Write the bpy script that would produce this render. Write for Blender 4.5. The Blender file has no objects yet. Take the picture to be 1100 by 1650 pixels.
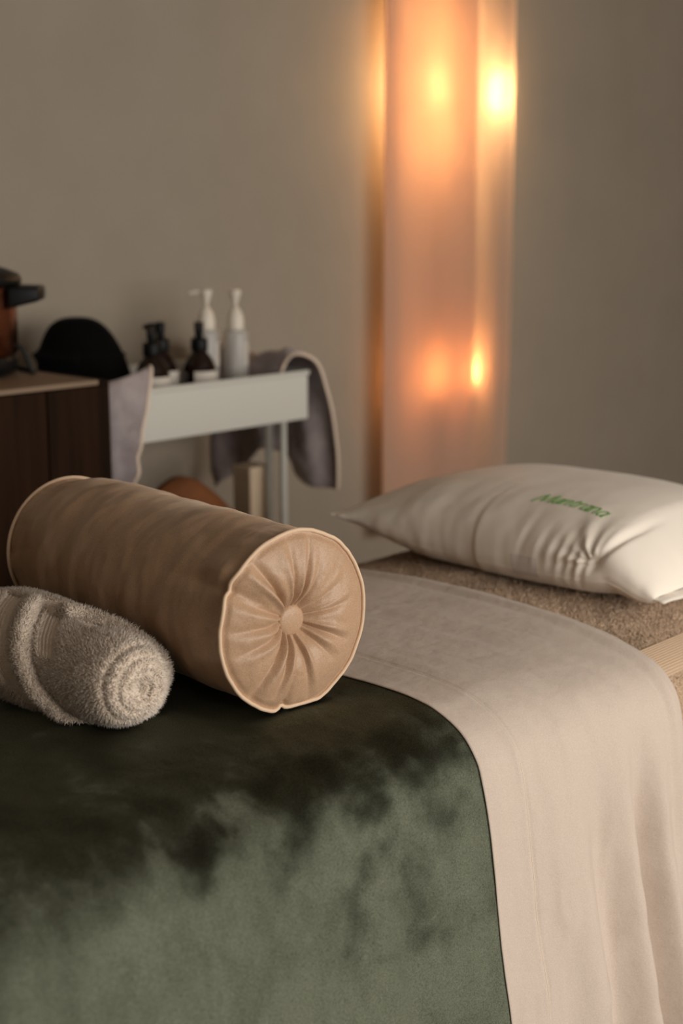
import bpy, bmesh, math, random
import numpy as np
from mathutils import Vector
from mathutils.bvhtree import BVHTree

random.seed(7)
RNG = np.random.default_rng(7)
SC = bpy.context.scene
COL = SC.collection
PI = math.pi
ZB = 0.66            # height of the made-up table top above the floor

# ------------------------------------------------------------------ camera
PITCH = math.radians(12.187)
YAW = math.radians(43.2)
cam_d = bpy.data.cameras.new('camera')
cam = bpy.data.objects.new('camera', cam_d)
COL.objects.link(cam)
cam.location = (0, 0, ZB + 0.56)
cam.rotation_euler = (PI / 2 - PITCH, 0, YAW - PI / 2)
cam_d.sensor_fit = 'VERTICAL'
cam_d.sensor_height = 36
cam_d.sensor_width = 24
cam_d.lens = 50
cam_d.dof.use_dof = True
cam_d.dof.focus_distance = 1.67
cam_d.dof.aperture_fstop = 3.2
cam_d.clip_start = 0.02
SC.camera = cam

# ------------------------------------------------------------------ world, light, exposure
world = bpy.data.worlds.new('world')
SC.world = world
world.use_nodes = True
world.node_tree.nodes['Background'].inputs[0].default_value = (0.75, 0.85, 1.0, 1)
world.node_tree.nodes['Background'].inputs[1].default_value = 0.3
SC.view_settings.view_transform = 'Standard'
SC.view_settings.look = 'None'
SC.view_settings.gamma = 1
SC.view_settings.use_curve_mapping = False
SC.view_settings.exposure = 0.0


def area(name, loc, target, sx, sy, energy, col):
    d = bpy.data.lights.new(name, 'AREA')
    d.shape = 'RECTANGLE'; d.size = sx; d.size_y = sy
    d.energy = energy; d.color = col
    o = bpy.data.objects.new(name, d)
    COL.objects.link(o)
    o.location = loc
    o.rotation_euler = (Vector(target) - Vector(loc)).to_track_quat('-Z', 'Y').to_euler()
    return o


# daylight entering by the window in the wall behind the camera
WIN = (0.15, 3.60, 0.62, 1.85)      # x0, x1, z0, z1
YF = -1.50
area('window_daylight', (1.875, YF - 0.06, 1.235), (1.875, 1.0, 1.12), 3.41, 1.19, 94, (1.0, 0.95, 0.875))

# ------------------------------------------------------------------ mesh helpers


def link(o, parent=None):
    COL.objects.link(o)
    if parent is not None:
        o.parent = parent
    return o


def mesh_np(name, V, faces, mat=None, parent=None, smooth=True):
    me = bpy.data.meshes.new(name)
    V = np.asarray(V, dtype=np.float32)
    faces = np.asarray(faces, dtype=np.int32)
    k = faces.shape[1]
    me.vertices.add(len(V)); me.vertices.foreach_set('co', V.ravel())
    me.loops.add(faces.size); me.loops.foreach_set('vertex_index', faces.ravel())
    me.polygons.add(len(faces))
    me.polygons.foreach_set('loop_start', np.arange(0, faces.size, k, dtype=np.int32))
    me.update(calc_edges=True)
    if smooth:
        me.polygons.foreach_set('use_smooth', np.ones(len(faces), dtype=bool))
    me.validate()
    o = bpy.data.objects.new(name, me)
    if mat: me.materials.append(mat)
    return link(o, parent)


def grid_faces(n, m, cu=False, cv=False, off=0):
    i = np.arange(n if cu else n - 1); j = np.arange(m if cv else m - 1)
    I, J = np.meshgrid(i, j, indexing='ij')
    I2 = (I + 1) % n; J2 = (J + 1) % m
    return np.stack([I * m + J, I2 * m + J, I2 * m + J2, I * m + J2], -1).reshape(-1, 4) + off


def grid(name, P, mat=None, parent=None, cu=False, cv=False, flip=False):
    n, m = P.shape[:2]
    f = grid_faces(n, m, cu, cv)
    if flip: f = f[:, ::-1]
    return mesh_np(name, P.reshape(-1, 3), f, mat, parent)


def bm_obj(name, bm, mat=None, parent=None, smooth=False):
    me = bpy.data.meshes.new(name)
    bmesh.ops.recalc_face_normals(bm, faces=bm.faces)
    bm.to_mesh(me); bm.free()
    if mat: me.materials.append(mat)
    if smooth:
        for p in me.polygons: p.use_smooth = True
    return link(bpy.data.objects.new(name, me), parent)


def box(name, x0, x1, y0, y1, z0, z1, mat, parent=None, bevel=0.0, seg=2):
    bm = bmesh.new()
    bmesh.ops.create_cube(bm, size=1)
    for v in bm.verts:
        v.co = ((x0 + x1) / 2 + v.co.x * (x1 - x0), (y0 + y1) / 2 + v.co.y * (y1 - y0), (z0 + z1) / 2 + v.co.z * (z1 - z0))
    if bevel:
        bmesh.ops.bevel(bm, geom=bm.edges[:], offset=bevel, segments=seg, profile=0.5, affect='EDGES')
    return bm_obj(name, bm, mat, parent, smooth=False)


def tube(name, pts, r, mat, parent=None, n=12, closed=False, caps=True):
    pts = np.asarray(pts, float)
    k = len(pts)
    rr = np.broadcast_to(np.asarray(r, float), (k,))
    if closed:
        T = np.roll(pts, -1, 0) - np.roll(pts, 1, 0)
    else:
        T = np.gradient(pts, axis=0)
    T /= np.linalg.norm(T, axis=1)[:, None] + 1e-12
    ref = np.array([0.0, 0, 1]) if abs(T[0, 2]) < 0.9 else np.array([1.0, 0, 0])
    N = np.zeros_like(pts)
    a = ref - T[0] * (ref @ T[0]); a /= np.linalg.norm(a)
    for i in range(k):
        a = a - T[i] * (a @ T[i]); a /= np.linalg.norm(a) + 1e-12
        N[i] = a
    B = np.cross(T, N)
    t = np.linspace(0, 2 * PI, n, endpoint=False)
    P = pts[:, None, :] + rr[:, None, None] * (np.cos(t)[None, :, None] * N[:, None, :] + np.sin(t)[None, :, None] * B[:, None, :])
    V = P.reshape(-1, 3); f = grid_faces(k, n, closed, True)
    if caps and not closed:
        V = np.vstack([V, pts[0], pts[-1]])
        c0, c1 = k * n, k * n + 1
        j = np.arange(n); j2 = (j + 1) % n
        f = np.vstack([f, np.stack([np.full(n, c0), j2, j, j], -1)[:, [0, 1, 2, 2]] if False else np.zeros((0, 4), int)])
        bm = bmesh.new()
        vs = [bm.verts.new(v) for v in V]
        for q in f: bm.faces.new([vs[x] for x in q])
        for x, y in zip(j, j2):
            bm.faces.new((vs[c0], vs[y], vs[x]))
            bm.faces.new((vs[c1], vs[(k - 1) * n + x], vs[(k - 1) * n + y]))
        return bm_obj(name, bm, mat, parent, smooth=True)
    return mesh_np(name, V, f, mat, parent)


def lathe(name, prof, mat, parent=None, n=40, origin=(0, 0, 0)):
    """prof: (radius, z) from bottom to top; ends at radius 0 close the shape"""
    prof = np.asarray(prof, float)
    t = np.linspace(0, 2 * PI, n, endpoint=False)
    P = np.stack([prof[:, 0][:, None] * np.cos(t), prof[:, 0][:, None] * np.sin(t), np.repeat(prof[:, 1][:, None], n, 1)], -1)
    P = P + np.asarray(origin)
    o = grid(name, P, mat, parent, cv=True, flip=True)
    bm = bmesh.new(); bm.from_mesh(o.data)
    bmesh.ops.remove_doubles(bm, verts=bm.verts, dist=1e-6)
    bmesh.ops.recalc_face_normals(bm, faces=bm.faces)
    bm.to_mesh(o.data); bm.free()
    for p in o.data.polygons: p.use_smooth = True
    return o


def empty(name, loc=(0, 0, 0)):
    o = bpy.data.objects.new(name, None)
    COL.objects.link(o)
    o.location = loc
    o.empty_display_size = 0.05
    return o


def tag(o, label=None, cat=None, group=None, kind=None):
    if label: o['label'] = label
    if cat: o['category'] = cat
    if group: o['group'] = group
    if kind: o['kind'] = kind
    return o


def solidify(o, th, off=-1):
    m = o.modifiers.new('thickness', 'SOLIDIFY')
    m.thickness = th; m.offset = off
    return o


# numpy value noise -------------------------------------------------
_tab = RNG.random((256, 256))


def vnoise(x, y):
    xi = np.floor(x).astype(int); yi = np.floor(y).astype(int)
    fx = x - xi; fy = y - yi
    fx = fx * fx * fx * (fx * (fx * 6 - 15) + 10); fy = fy * fy * fy * (fy * (fy * 6 - 15) + 10)
    g = lambda a, b: _tab[a % 256, b % 256]
    return (g(xi, yi) * (1 - fx) * (1 - fy) + g(xi + 1, yi) * fx * (1 - fy) + g(xi, yi + 1) * (1 - fx) * fy + g(xi + 1, yi + 1) * fx * fy) * 2 - 1


def fbm(x, y, o=4):
    s = 0; a = 1.0; t = 0
    for k in range(o):
        s = s + a * vnoise(x * 2 ** k + 17.3 * k, y * 2 ** k + 5.1 * k); t += a; a *= 0.5
    return s / t


def sstep(a, b, x):
    t = np.clip((x - a) / (b - a), 0, 1)
    return t * t * (3 - 2 * t)


def gauss(x, c, w):
    return np.exp(-((x - c) / w) ** 2)


# ------------------------------------------------------------------ materials


def srgb(r, g, b):
    f = lambda c: c / 12.92 if c <= 0.04045 else ((c + 0.055) / 1.055) ** 2.4
    return (f(r / 255), f(g / 255), f(b / 255), 1)


def mat_new(name):
    m = bpy.data.materials.new(name)
    m.use_nodes = True
    nt = m.node_tree
    return m, nt, nt.nodes['Principled BSDF']


def mk(name, col, rough=0.6, metal=0.0, sheen=0.0, sheen_tint=None, sheen_rough=0.4, spec=0.5, trans=0.0, ior=1.45,
       noise=None, bump=None, stretch=(1, 1, 1), emis=None, sss=0.0, rough_noise=None):
    """noise: (scale, detail, other colour, low, high); bump: [(scale, strength, distance)]"""
    m, nt, b = mat_new(name)
    L = nt.links; N = nt.nodes
    b.inputs['Base Color'].default_value = col
    b.inputs['Roughness'].default_value = rough
    b.inputs['Metallic'].default_value = metal
    b.inputs['Sheen Weight'].default_value = sheen
    b.inputs['Sheen Roughness'].default_value = sheen_rough
    if sheen_tint: b.inputs['Sheen Tint'].default_value = sheen_tint
    b.inputs['Specular IOR Level'].default_value = spec
    b.inputs['Transmission Weight'].default_value = trans
    b.inputs['IOR'].default_value = ior
    if sss:
        b.inputs['Subsurface Weight'].default_value = sss
        b.inputs['Subsurface Radius'].default_value = (0.01, 0.008, 0.006)
        b.inputs['Subsurface Scale'].default_value = 1.0
    if emis:
        b.inputs['Emission Color'].default_value = emis[0]
        b.inputs['Emission Strength'].default_value = emis[1]
    tc = N.new('ShaderNodeTexCoord')
    mp = N.new('ShaderNodeMapping')
    mp.inputs['Scale'].default_value = stretch
    L.new(tc.outputs['Object'], mp.inputs['Vector'])
    if noise:
        sc, det, c2, lo, hi = noise
        nz = N.new('ShaderNodeTexNoise'); nz.inputs['Scale'].default_value = sc; nz.inputs['Detail'].default_value = det
        nz.inputs['Roughness'].default_value = 0.62
        L.new(mp.outputs['Vector'], nz.inputs['Vector'])
        mr = N.new('ShaderNodeMapRange'); mr.inputs[1].default_value = lo; mr.inputs[2].default_value = hi
        L.new(nz.outputs['Fac'], mr.inputs[0])
        mx = N.new('ShaderNodeMix'); mx.data_type = 'RGBA'
        mx.inputs[6].default_value = col; mx.inputs[7].default_value = c2
        L.new(mr.outputs[0], mx.inputs[0])
        L.new(mx.outputs[2], b.inputs['Base Color'])
        if rough_noise:
            mr2 = N.new('ShaderNodeMapRange'); mr2.inputs[1].default_value = lo; mr2.inputs[2].default_value = hi
            mr2.inputs[3].default_value = rough_noise[0]; mr2.inputs[4].default_value = rough_noise[1]
            L.new(nz.outputs['Fac'], mr2.inputs[0]); L.new(mr2.outputs[0], b.inputs['Sheen Weight'])
    if bump:
        prev = None
        for sc, st, dist in bump:
            nb = N.new('ShaderNodeTexNoise'); nb.inputs['Scale'].default_value = sc; nb.inputs['Detail'].default_value = 3
            L.new(mp.outputs['Vector'], nb.inputs['Vector'])
            bp = N.new('ShaderNodeBump'); bp.inputs['Strength'].default_value = st; bp.inputs['Distance'].default_value = dist
            L.new(nb.outputs['Fac'], bp.inputs['Height'])
            if prev: L.new(prev.outputs['Normal'], bp.inputs['Normal'])
            prev = bp
        L.new(prev.outputs['Normal'], b.inputs['Normal'])
    return m


M = {}
M['wall'] = mk('wall_paint', srgb(158, 147, 132), 0.85, bump=[(220, 0.06, 0.002)], noise=(3, 3, srgb(150, 139, 124), 0.3, 0.8))
M['ceiling'] = mk('ceiling_paint', srgb(165, 158, 150), 0.9)
M['floor'] = mk('floor_wood', srgb(120, 96, 74), 0.5, noise=(6, 6, srgb(92, 70, 52), 0.3, 0.7), stretch=(0.6, 8, 1))
M['trim'] = mk('trim_paint', srgb(200, 194, 184), 0.5)
M['velvet_green'] = None
M['sheet'] = mk('sheet_cotton', srgb(208, 192, 178), 0.85, sheen=0.1, spec=0.2, bump=[(900, 0.25, 0.0006), (45, 0.35, 0.004)],
                noise=(700, 2, srgb(196, 180, 166), 0.35, 0.65))
M['stitch'] = mk('sheet_thread', srgb(216, 198, 180), 0.9)
M['towel'] = mk('towel_terry', srgb(210, 182, 154), 0.95, sheen=0.2, spec=0.1, bump=[(420, 0.8, 0.004)],
                noise=(500, 3, srgb(168, 140, 113), 0.35, 0.65))
M['towel_flat'] = mk('towel_woven', srgb(206, 178, 150), 0.9, spec=0.1, bump=[(900, 0.3, 0.001)])
M['towel_pile'] = mk('towel_loops', srgb(220, 192, 164), 0.95, sheen=0.2, spec=0.1, noise=(30, 4, srgb(198, 170, 142), 0.3, 0.7))
M['roll'] = mk('roll_terry', srgb(236, 220, 204), 0.95, sheen=0.2, spec=0.1, bump=[(500, 0.7, 0.003)])
M['roll_pile'] = mk('roll_loops', srgb(240, 225, 209), 0.95, sheen=0.25, spec=0.1, noise=(60, 4, srgb(226, 209, 191), 0.3, 0.7))
M['pillow'] = mk('pillow_sateen', srgb(240, 229, 215), 0.55, sheen=0.15, spec=0.35, bump=[(14, 0.10, 0.01), (900, 0.1, 0.0004)])
M['tag_shade_grey'] = mk('tag_shade_grey', srgb(218, 208, 200), 0.6)
M['thread_green'] = mk('embroidery_thread', srgb(88, 150, 52), 0.6, sheen=0.2, bump=[(1200, 0.4, 0.001)])
M['velvet_tan'] = None
M['piping_tan'] = mk('piping_velvet', srgb(222, 192, 162), 0.75, sheen=0.5, sheen_tint=srgb(255, 230, 205), spec=0.2)
M['white_metal'] = mk('white_powder_coat', srgb(205, 202, 192), 0.45)
M['walnut'] = mk('dark_walnut', srgb(50, 30, 15), 0.7, spec=0.1, noise=(5, 6, srgb(24, 13, 5), 0.35, 0.65), stretch=(7, 7, 0.2))
M['top_beige'] = mk('beige_laminate', srgb(134, 112, 90), 0.6, noise=(8, 3, srgb(126, 104, 82), 0.3, 0.7))
M['copper'] = mk('brushed_copper', srgb(170, 110, 82), 0.24, metal=1.0, noise=(4, 4, srgb(150, 92, 66), 0.3, 0.7), stretch=(1, 1, 40))
M['black_plastic'] = mk('black_plastic', srgb(14, 13, 13), 0.5, spec=0.25)
M['black_cloth'] = mk('black_cloth', srgb(13, 12, 12), 0.95, sheen=0.03, spec=0.05)
M['amber'] = mk('amber_glass', srgb(30, 12, 4), 0.08, spec=0.6, noise=(6, 2, srgb(22, 8, 3), 0.3, 0.7))
M['pump_white'] = mk('white_pump', srgb(226, 216, 200), 0.4)
M['label'] = mk('paper_label', srgb(205, 196, 184), 0.8)
M['frost'] = mk('frosted_plastic', srgb(214, 210, 204), 0.3, trans=0.4, ior=1.3)
M['dip'] = mk('dip_tube', srgb(230, 214, 200), 0.5)
M['lilac'] = mk('lilac_satin', srgb(172, 160, 158), 0.5, sheen=0.3, spec=0.4, bump=[(25, 0.5, 0.01)], noise=(7, 4, srgb(132, 120, 121), 0.35, 0.65))
M['cream_piping'] = mk('cream_piping', srgb(226, 205, 186), 0.7)
M['brown'] = mk('brown_suede', srgb(150, 92, 50), 0.8, noise=(10, 3, srgb(120, 72, 40), 0.3, 0.7))
M['cream'] = mk('cream_card', srgb(214, 192, 164), 0.7)
M['rubber'] = mk('black_rubber', srgb(24, 24, 24), 0.7)
M['vinyl'] = mk('table_vinyl', srgb(196, 184, 168), 0.5)
M['beech'] = mk('beech_wood', srgb(176, 134, 92), 0.5, noise=(5, 5, srgb(150, 110, 72), 0.3, 0.7), stretch=(4, 4, 0.5))
M['cord'] = mk('lamp_cord', srgb(210, 190, 165), 0.6)


NAP_STROKES = [  # polyline on the cloth (X, Y, z below the top), half width, strength: fibres brushed against the lie
    ([(0.948, 0.977, -0.012), (1.032, 0.961, -0.019), (1.109, 0.949, -0.025), (1.202, 0.932, -0.04)], .024, 1.0),
    ([(1.04, 0.923, -0.049), (0.996, 0.905, -0.104), (0.97, 0.893, -0.179)], .013, .9), ([(1.049, 0.904, -0.109), (1.066, 0.897, -0.155), (1.086, 0.892, -0.19)], .011, .8),
    ([(1.073, 0.908, -0.09), (1.058, 0.899, -0.139)], .010, .6), ([(0.994, 0.889, -0.205), (1.083, 0.889, -0.209), (1.202, 0.887, -0.218)], .007, .6),
    ([(0.938, 0.928, -0.044), (0.904, 0.916, -0.065), (0.881, 0.91, -0.084)], .008, .6), ([(1.159, 0.91, -0.083), (1.11, 0.904, -0.109)], .007, .5),
    ([(0.827, 0.955, -0.022), (0.787, 0.918, -0.058)], .008, .5), ([(0.676, 1.067, 0), (0.744, 1.008, -0.004), (0.792, 0.941, -0.03)], .018, .6),
    ([(0.838, 1.24, 0), (0.838, 1.089, 0), (0.922, 1.061, 0)], .03, .5), ([(0.784, 0.994, -0.007), (0.759, 0.945, -0.026), (0.724, 0.914, -0.069)], .014, -.4),
    ([(1.0, 1.06, 0), (1.09, 1.04, -.002), (1.18, 1.01, -.005)], .03, .35)]


def velvet(name, col, col2, sheen, sheen_tint, axis, k0, k1, side, scale, stretch, fine, lo=0.3, hi=0.7, rough=0.85, spec=0.08):
    """brushed pile: the fibres lean along the cloth (across `axis`), brushed one way here and the other way there"""
    m, nt, b = mat_new(name)
    L = nt.links; N = nt.nodes
    tc = N.new('ShaderNodeTexCoord')
    mp = N.new('ShaderNodeMapping'); mp.inputs['Scale'].default_value = stretch
    L.new(tc.outputs['Object'], mp.inputs['Vector'])

    def noise(sc, det, dist, off):
        mo = N.new('ShaderNodeMapping'); mo.inputs['Location'].default_value = off
        L.new(mp.outputs['Vector'], mo.inputs['Vector'])
        n = N.new('ShaderNodeTexNoise'); n.inputs['Scale'].default_value = sc; n.inputs['Detail'].default_value = det
        n.inputs['Distortion'].default_value = dist; n.inputs['Roughness'].default_value = 0.62
        L.new(mo.outputs['Vector'], n.inputs['Vector'])
        return n

    def rng(src, a0, a1, b0, b1):
        r = N.new('ShaderNodeMapRange'); r.interpolation_type = 'SMOOTHSTEP'
        r.inputs[1].default_value = a0; r.inputs[2].default_value = a1; r.inputs[3].default_value = b0; r.inputs[4].default_value = b1
        L.new(src, r.inputs[0])
        return r.outputs[0]

    n1 = noise(scale, 5, 0.5, (0, 0, 0)); n3 = noise(scale * 1.7, 4, 0.4, (7, 3, 1))
    n2 = N.new('ShaderNodeTexNoise'); n2.inputs['Scale'].default_value = fine; n2.inputs['Detail'].default_value = 2
    L.new(tc.outputs['Object'], n2.inputs['Vector'])
    # colour: fibre to fibre variation only
    mx = N.new('ShaderNodeMix'); mx.data_type = 'RGBA'
    mx.inputs[6].default_value = col; mx.inputs[7].default_value = col2
    L.new(rng(n2.outputs['Fac'], 0.3, 0.7, 0, 1), mx.inputs[0])
    L.new(mx.outputs[2], b.inputs['Base Color'])
    b.inputs['Roughness'].default_value = rough
    b.inputs['Specular IOR Level'].default_value = spec
    b.inputs['Sheen Roughness'].default_value = 0.4
    b.inputs['Sheen Tint'].default_value = sheen_tint
    b.inputs['Sheen Weight'].default_value = sheen
    bp = N.new('ShaderNodeBump'); bp.inputs['Strength'].default_value = 0.3; bp.inputs['Distance'].default_value = 0.0008
    L.new(n2.outputs['Fac'], bp.inputs['Height'])
    # lean of the fibres
    ax = N.new('ShaderNodeCombineXYZ')
    for q in range(3): ax.inputs[q].default_value = axis[q]
    cr = N.new('ShaderNodeVectorMath'); cr.operation = 'CROSS_PRODUCT'
    L.new(bp.outputs['Normal'], cr.inputs[0]); L.new(ax.outputs[0], cr.inputs[1])
    s1 = N.new('ShaderNodeVectorMath'); s1.operation = 'SCALE'
    L.new(cr.outputs[0], s1.inputs[0]); at = N.new('ShaderNodeAttribute'); at.attribute_name = 'nap'
    def addn(src, mul):
        q = N.new('ShaderNodeMath'); q.operation = 'MULTIPLY_ADD'
        L.new(at.outputs['Fac'], q.inputs[0]); q.inputs[1].default_value = mul; L.new(src, q.inputs[2])
        return q.outputs[0]
    L.new(addn(rng(n1.outputs['Fac'], lo, hi, k0 - k1, k0 + k1), 0.9), s1.inputs['Scale'])
    s2 = N.new('ShaderNodeVectorMath'); s2.operation = 'SCALE'
    L.new(ax.outputs[0], s2.inputs[0]); L.new(addn(rng(n3.outputs['Fac'], lo, hi, -side, side), -1.05), s2.inputs['Scale'])
    a1 = N.new('ShaderNodeVectorMath'); a1.operation = 'ADD'
    L.new(bp.outputs['Normal'], a1.inputs[0]); L.new(s1.outputs[0], a1.inputs[1])
    a2 = N.new('ShaderNodeVectorMath'); a2.operation = 'ADD'
    L.new(a1.outputs[0], a2.inputs[0]); L.new(s2.outputs[0], a2.inputs[1])
    nm = N.new('ShaderNodeVectorMath'); nm.operation = 'NORMALIZE'
    L.new(a2.outputs[0], nm.inputs[0])
    L.new(nm.outputs[0], b.inputs['Normal'])
    return m


M['velvet_green'] = velvet('green_velvet', srgb(84, 88, 74), srgb(114, 118, 101), 0.03, srgb(190, 200, 180), (1, 0, 0), 0.50, 0.26, 0.36, 9.0, (1.5, 1, 1), 700, lo=0.34, hi=0.68)
M['velvet_tan'] = velvet('tan_velvet', srgb(170, 136, 107), srgb(192, 158, 128), 0.30, srgb(255, 232, 208), (0, 1, 0), 0.0, 0.10, 0.15, 9, (0.7, 1.6, 0.7), 900, rough=0.42, spec=0.4)

# ------------------------------------------------------------------ the room
XL, XR, YB, ZC = -1.3, 4.95, 2.68, 2.6


def struct(o):
    o['kind'] = 'structure'
    return o


struct(box('floor', XL - .1, XR + .1, YF - .1, YB + .1, -0.1, 0, M['floor']))
struct(box('ceiling', XL - .1, XR + .1, YF - .1, YB + .1, ZC, ZC + 0.1, M['ceiling']))
struct(box('wall_back', XL - .1, XR + .1, YB, YB + 0.1, 0, ZC, M['wall']))
struct(box('wall_left', XL - .1, XL, YF, YB, 0, ZC, M['wall']))
struct(box('wall_right', XR, XR + .1, YF, YB, 0, ZC, M['wall']))
bm = bmesh.new()
for (a, b_, c, d) in ((XL - .1, WIN[0], 0, ZC), (WIN[1], XR + .1, 0, ZC), (WIN[0], WIN[1], 0, WIN[2]), (WIN[0], WIN[1], WIN[3], ZC)):
    r = bmesh.ops.create_cube(bm, size=1)
    for v in r['verts']:
        v.co = ((a + b_) / 2 + v.co.x * (b_ - a), YF - .05 + v.co.y * .1, (c + d) / 2 + v.co.z * (d - c))
struct(bm_obj('wall_front', bm, M['wall']))
bm = bmesh.new()
for (a, b_, c, d) in ((WIN[0], WIN[0] + .05, WIN[2], WIN[3]), (WIN[1] - .05, WIN[1], WIN[2], WIN[3]), (WIN[0], WIN[1], WIN[2], WIN[2] + .05), (WIN[0], WIN[1], WIN[3] - .05, WIN[3])):
    r = bmesh.ops.create_cube(bm, size=1)
    for v in r['verts']:
        v.co = ((a + b_) / 2 + v.co.x * (b_ - a), YF + .01 + v.co.y * .05, (c + d) / 2 + v.co.z * (d - c))
struct(bm_obj('window_1', bm, M['trim']))
struct(box('baseboard_back', XL, XR, YB - 0.015, YB, 0, 0.08, M['trim'], bevel=0.003))

# ------------------------------------------------------------------ massage table
TX0, TX1 = 0.12, 2.30
YC = 1.275                                   # middle line of the table
t = empty('massage_table', (1.2, YC, 0))
tag(t, 'padded massage table under the towel, sheet and green velvet blanket', 'massage table')


def local(o, par):
    o.location = o.location - par.location
    return o


pad = local(box('padded_top', TX0, TX1, 0.985, 2 * YC - 0.985, ZB - 0.105, ZB - 0.032, M['vinyl'], t, bevel=0.034, seg=5), t)
local(box('frame', TX0 + .03, TX1 - .03, 1.01, 2 * YC - 1.01, ZB - 0.14, ZB - 0.105, M['beech'], t, bevel=0.004), t)
for x in (TX0 + .10, TX1 - .10):
    for y in (1.05, 2 * YC - 1.05):
        local(box('leg', x - .025, x + .025, y - .025, y + .025, 0, ZB - 0.14, M['beech'], t, bevel=0.004), t)

# near-side profile of everything draped over the edge (Y, z below the top), and a softer one towards the head
PRO_A = [(1.275, 0), (1.124, 0), (1.056, -.0005), (1.01, -.004), (.98, -.010), (.944, -.027), (.921, -.051), (.912, -.074), (.901, -.123), (.894, -.174), (.885, -.232), (.876, -.29), (.866, -.357), (.85, -.46), (.838, -.56), (.832, -.61)]
PRO_B = [(1.275, 0), (1.20, 0), (1.13, -.004), (1.05, -.011), (.985, -.023), (.940, -.040), (.915, -.060), (.901, -.085), (.892, -.13), (.886, -.18), (.880, -.24), (.873, -.30), (.865, -.36), (.85, -.46), (.838, -.56), (.832, -.61)]


def resample(p, n):
    p = np.asarray(p, float)
    # smooth by Catmull-Rom oversampling
    q = []
    for i in range(len(p) - 1):
        a, b_, c, d = p[max(i - 1, 0)], p[i], p[i + 1], p[min(i + 2, len(p) - 1)]
        for s in np.linspace(0, 1, 24, endpoint=False):
            q.append(0.5 * ((2 * b_) + (-a + c) * s + (2 * a - 5 * b_ + 4 * c - d) * s * s + (-a + 3 * b_ - 3 * c + d) * s ** 3))
    q.append(p[-1]); q = np.array(q)
    L = np.r_[0, np.cumsum(np.linalg.norm(np.diff(q, axis=0), axis=1))]
    s = np.linspace(0, L[-1], n)
    return np.stack([np.interp(s, L, q[:, k]) for k in range(q.shape[1])], -1)


NH = 190
RA, RB = resample(PRO_A, NH), resample(PRO_B, NH)


def full_profile(w, zend):
    """w 0..1 between the two profiles; both sides of the table; cut at zend"""
    h = RA * (1 - w) + RB * w
    h = h[h[:, 1] > -zend]
    back = h[1:][::-1].copy(); back[:, 0] = 2 * YC - back[:, 0]
    return np.vstack([back, h])            # from the far hem over the top to the near hem


def drape(name, us, zend, disp, mat, parent=None):
    """us: rows of (X, offset along the normal); disp(X, Y, z, side) extra normal displacement"""
    n_len = len(full_profile(0, zend))
    P = np.zeros((len(us), n_len, 3))
    for i, (X, off) in enumerate(us):
        w = float(sstep(1.2, 1.62, X))
        pr = RA * (1 - w) + RB * w
        keep = (RA[:, 1] > -zend)
        h = pr[keep]
        back = h[1:][::-1].copy(); back[:, 0] = 2 * YC - back[:, 0]
        pr = np.vstack([back, h])
        T = np.gradient(pr, axis=0); T /= np.linalg.norm(T, axis=1)[:, None]
        Nn = np.stack([T[:, 1], -T[:, 0]], -1)          # outward: up on the top
        d = off + disp(X, pr[:, 0], pr[:, 1])
        q = pr + Nn * d[:, None]
        P[i, :, 0] = X
        P[i, :, 1] = q[:, 0]
        P[i, :, 2] = q[:, 1] + ZB
    return grid(name, P, mat, parent, flip=True), P


# ---- towel next to the table, showing at the head end
def towel_disp(X, Y, z):
    return 0.0022 * fbm(Y * 9 + 3, z * 9 + X * 11 + 40, 3) + 0.0012 * fbm(Y * 60 + 7, X * 60 + z * 60, 2)\
        - 0.026 * sstep(0.03, 0.16, -z) * (Y < YC) * float(sstep(1.60, 1.56, X))   # pressed in under the hanging sheet


towel = empty('bath_towel', (1.9, YC, ZB - 0.012))
tag(towel, 'sand-coloured terry towel spread over the table under the white pillow', 'towel')
us = [(x, -0.0100) for x in np.arange(1.22, TX1 + 0.012, 0.006)]
tw, TP = drape('terry_cloth', us, 0.20, towel_disp, M['towel'], towel)
local(tw, towel)
solidify(tw, 0.007, -1)


def blades(name, P0, Nn, length, width, mat, parent, lean=0.6, bend=None):
    """short terry loops: one slender triangle pair each"""
    n = len(P0)
    J = RNG.normal(size=(n, 3)) * lean
    D = Nn + J
    if bend is not None: D = D + bend
    D /= np.linalg.norm(D, axis=1)[:, None]
    S = np.cross(D, RNG.normal(size=(n, 3))); S /= np.linalg.norm(S, axis=1)[:, None] + 1e-9
    Q = np.cross(D, S)
    Ln = length * (0.6 + 0.8 * RNG.random(n))[:, None]
    W = width * (0.7 + 0.6 * RNG.random(n))[:, None] * 0.6
    base = [P0 + W * (math.cos(a) * S + math.sin(a) * Q) for a in (0, 2.0944, 4.18879)]
    V = np.stack(base + [P0 + D * Ln], 1).reshape(-1, 3)
    k4 = np.arange(n)[:, None] * 4
    f = np.concatenate([k4 + np.array([[0, 1, 3]]), k4 + np.array([[1, 2, 3]]), k4 + np.array([[2, 0, 3]])], 0)
    o = mesh_np(name, V, f, mat, parent, smooth=False)
    o['kind'] = 'stuff'
    return o


def grid_samples(P, n, rows=None):
    """random points and normals on a grid surface"""
    a = P[:-1, :-1]; e1 = P[1:, :-1] - a; e2 = P[:-1, 1:] - a
    Nn = np.cross(e1, e2); A = np.linalg.norm(Nn, axis=-1)
    p = (A / A.sum()).ravel()
    idx = RNG.choice(len(p), n, p=p)
    i, j = np.unravel_index(idx, A.shape)
    u = RNG.random(n)[:, None]; v = RNG.random(n)[:, None]
    pts = P[i, j] + e1[i, j] * u + e2[i, j] * v
    nn = Nn[i, j] / (A[i, j][:, None] + 1e-12)
    return pts, nn


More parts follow.
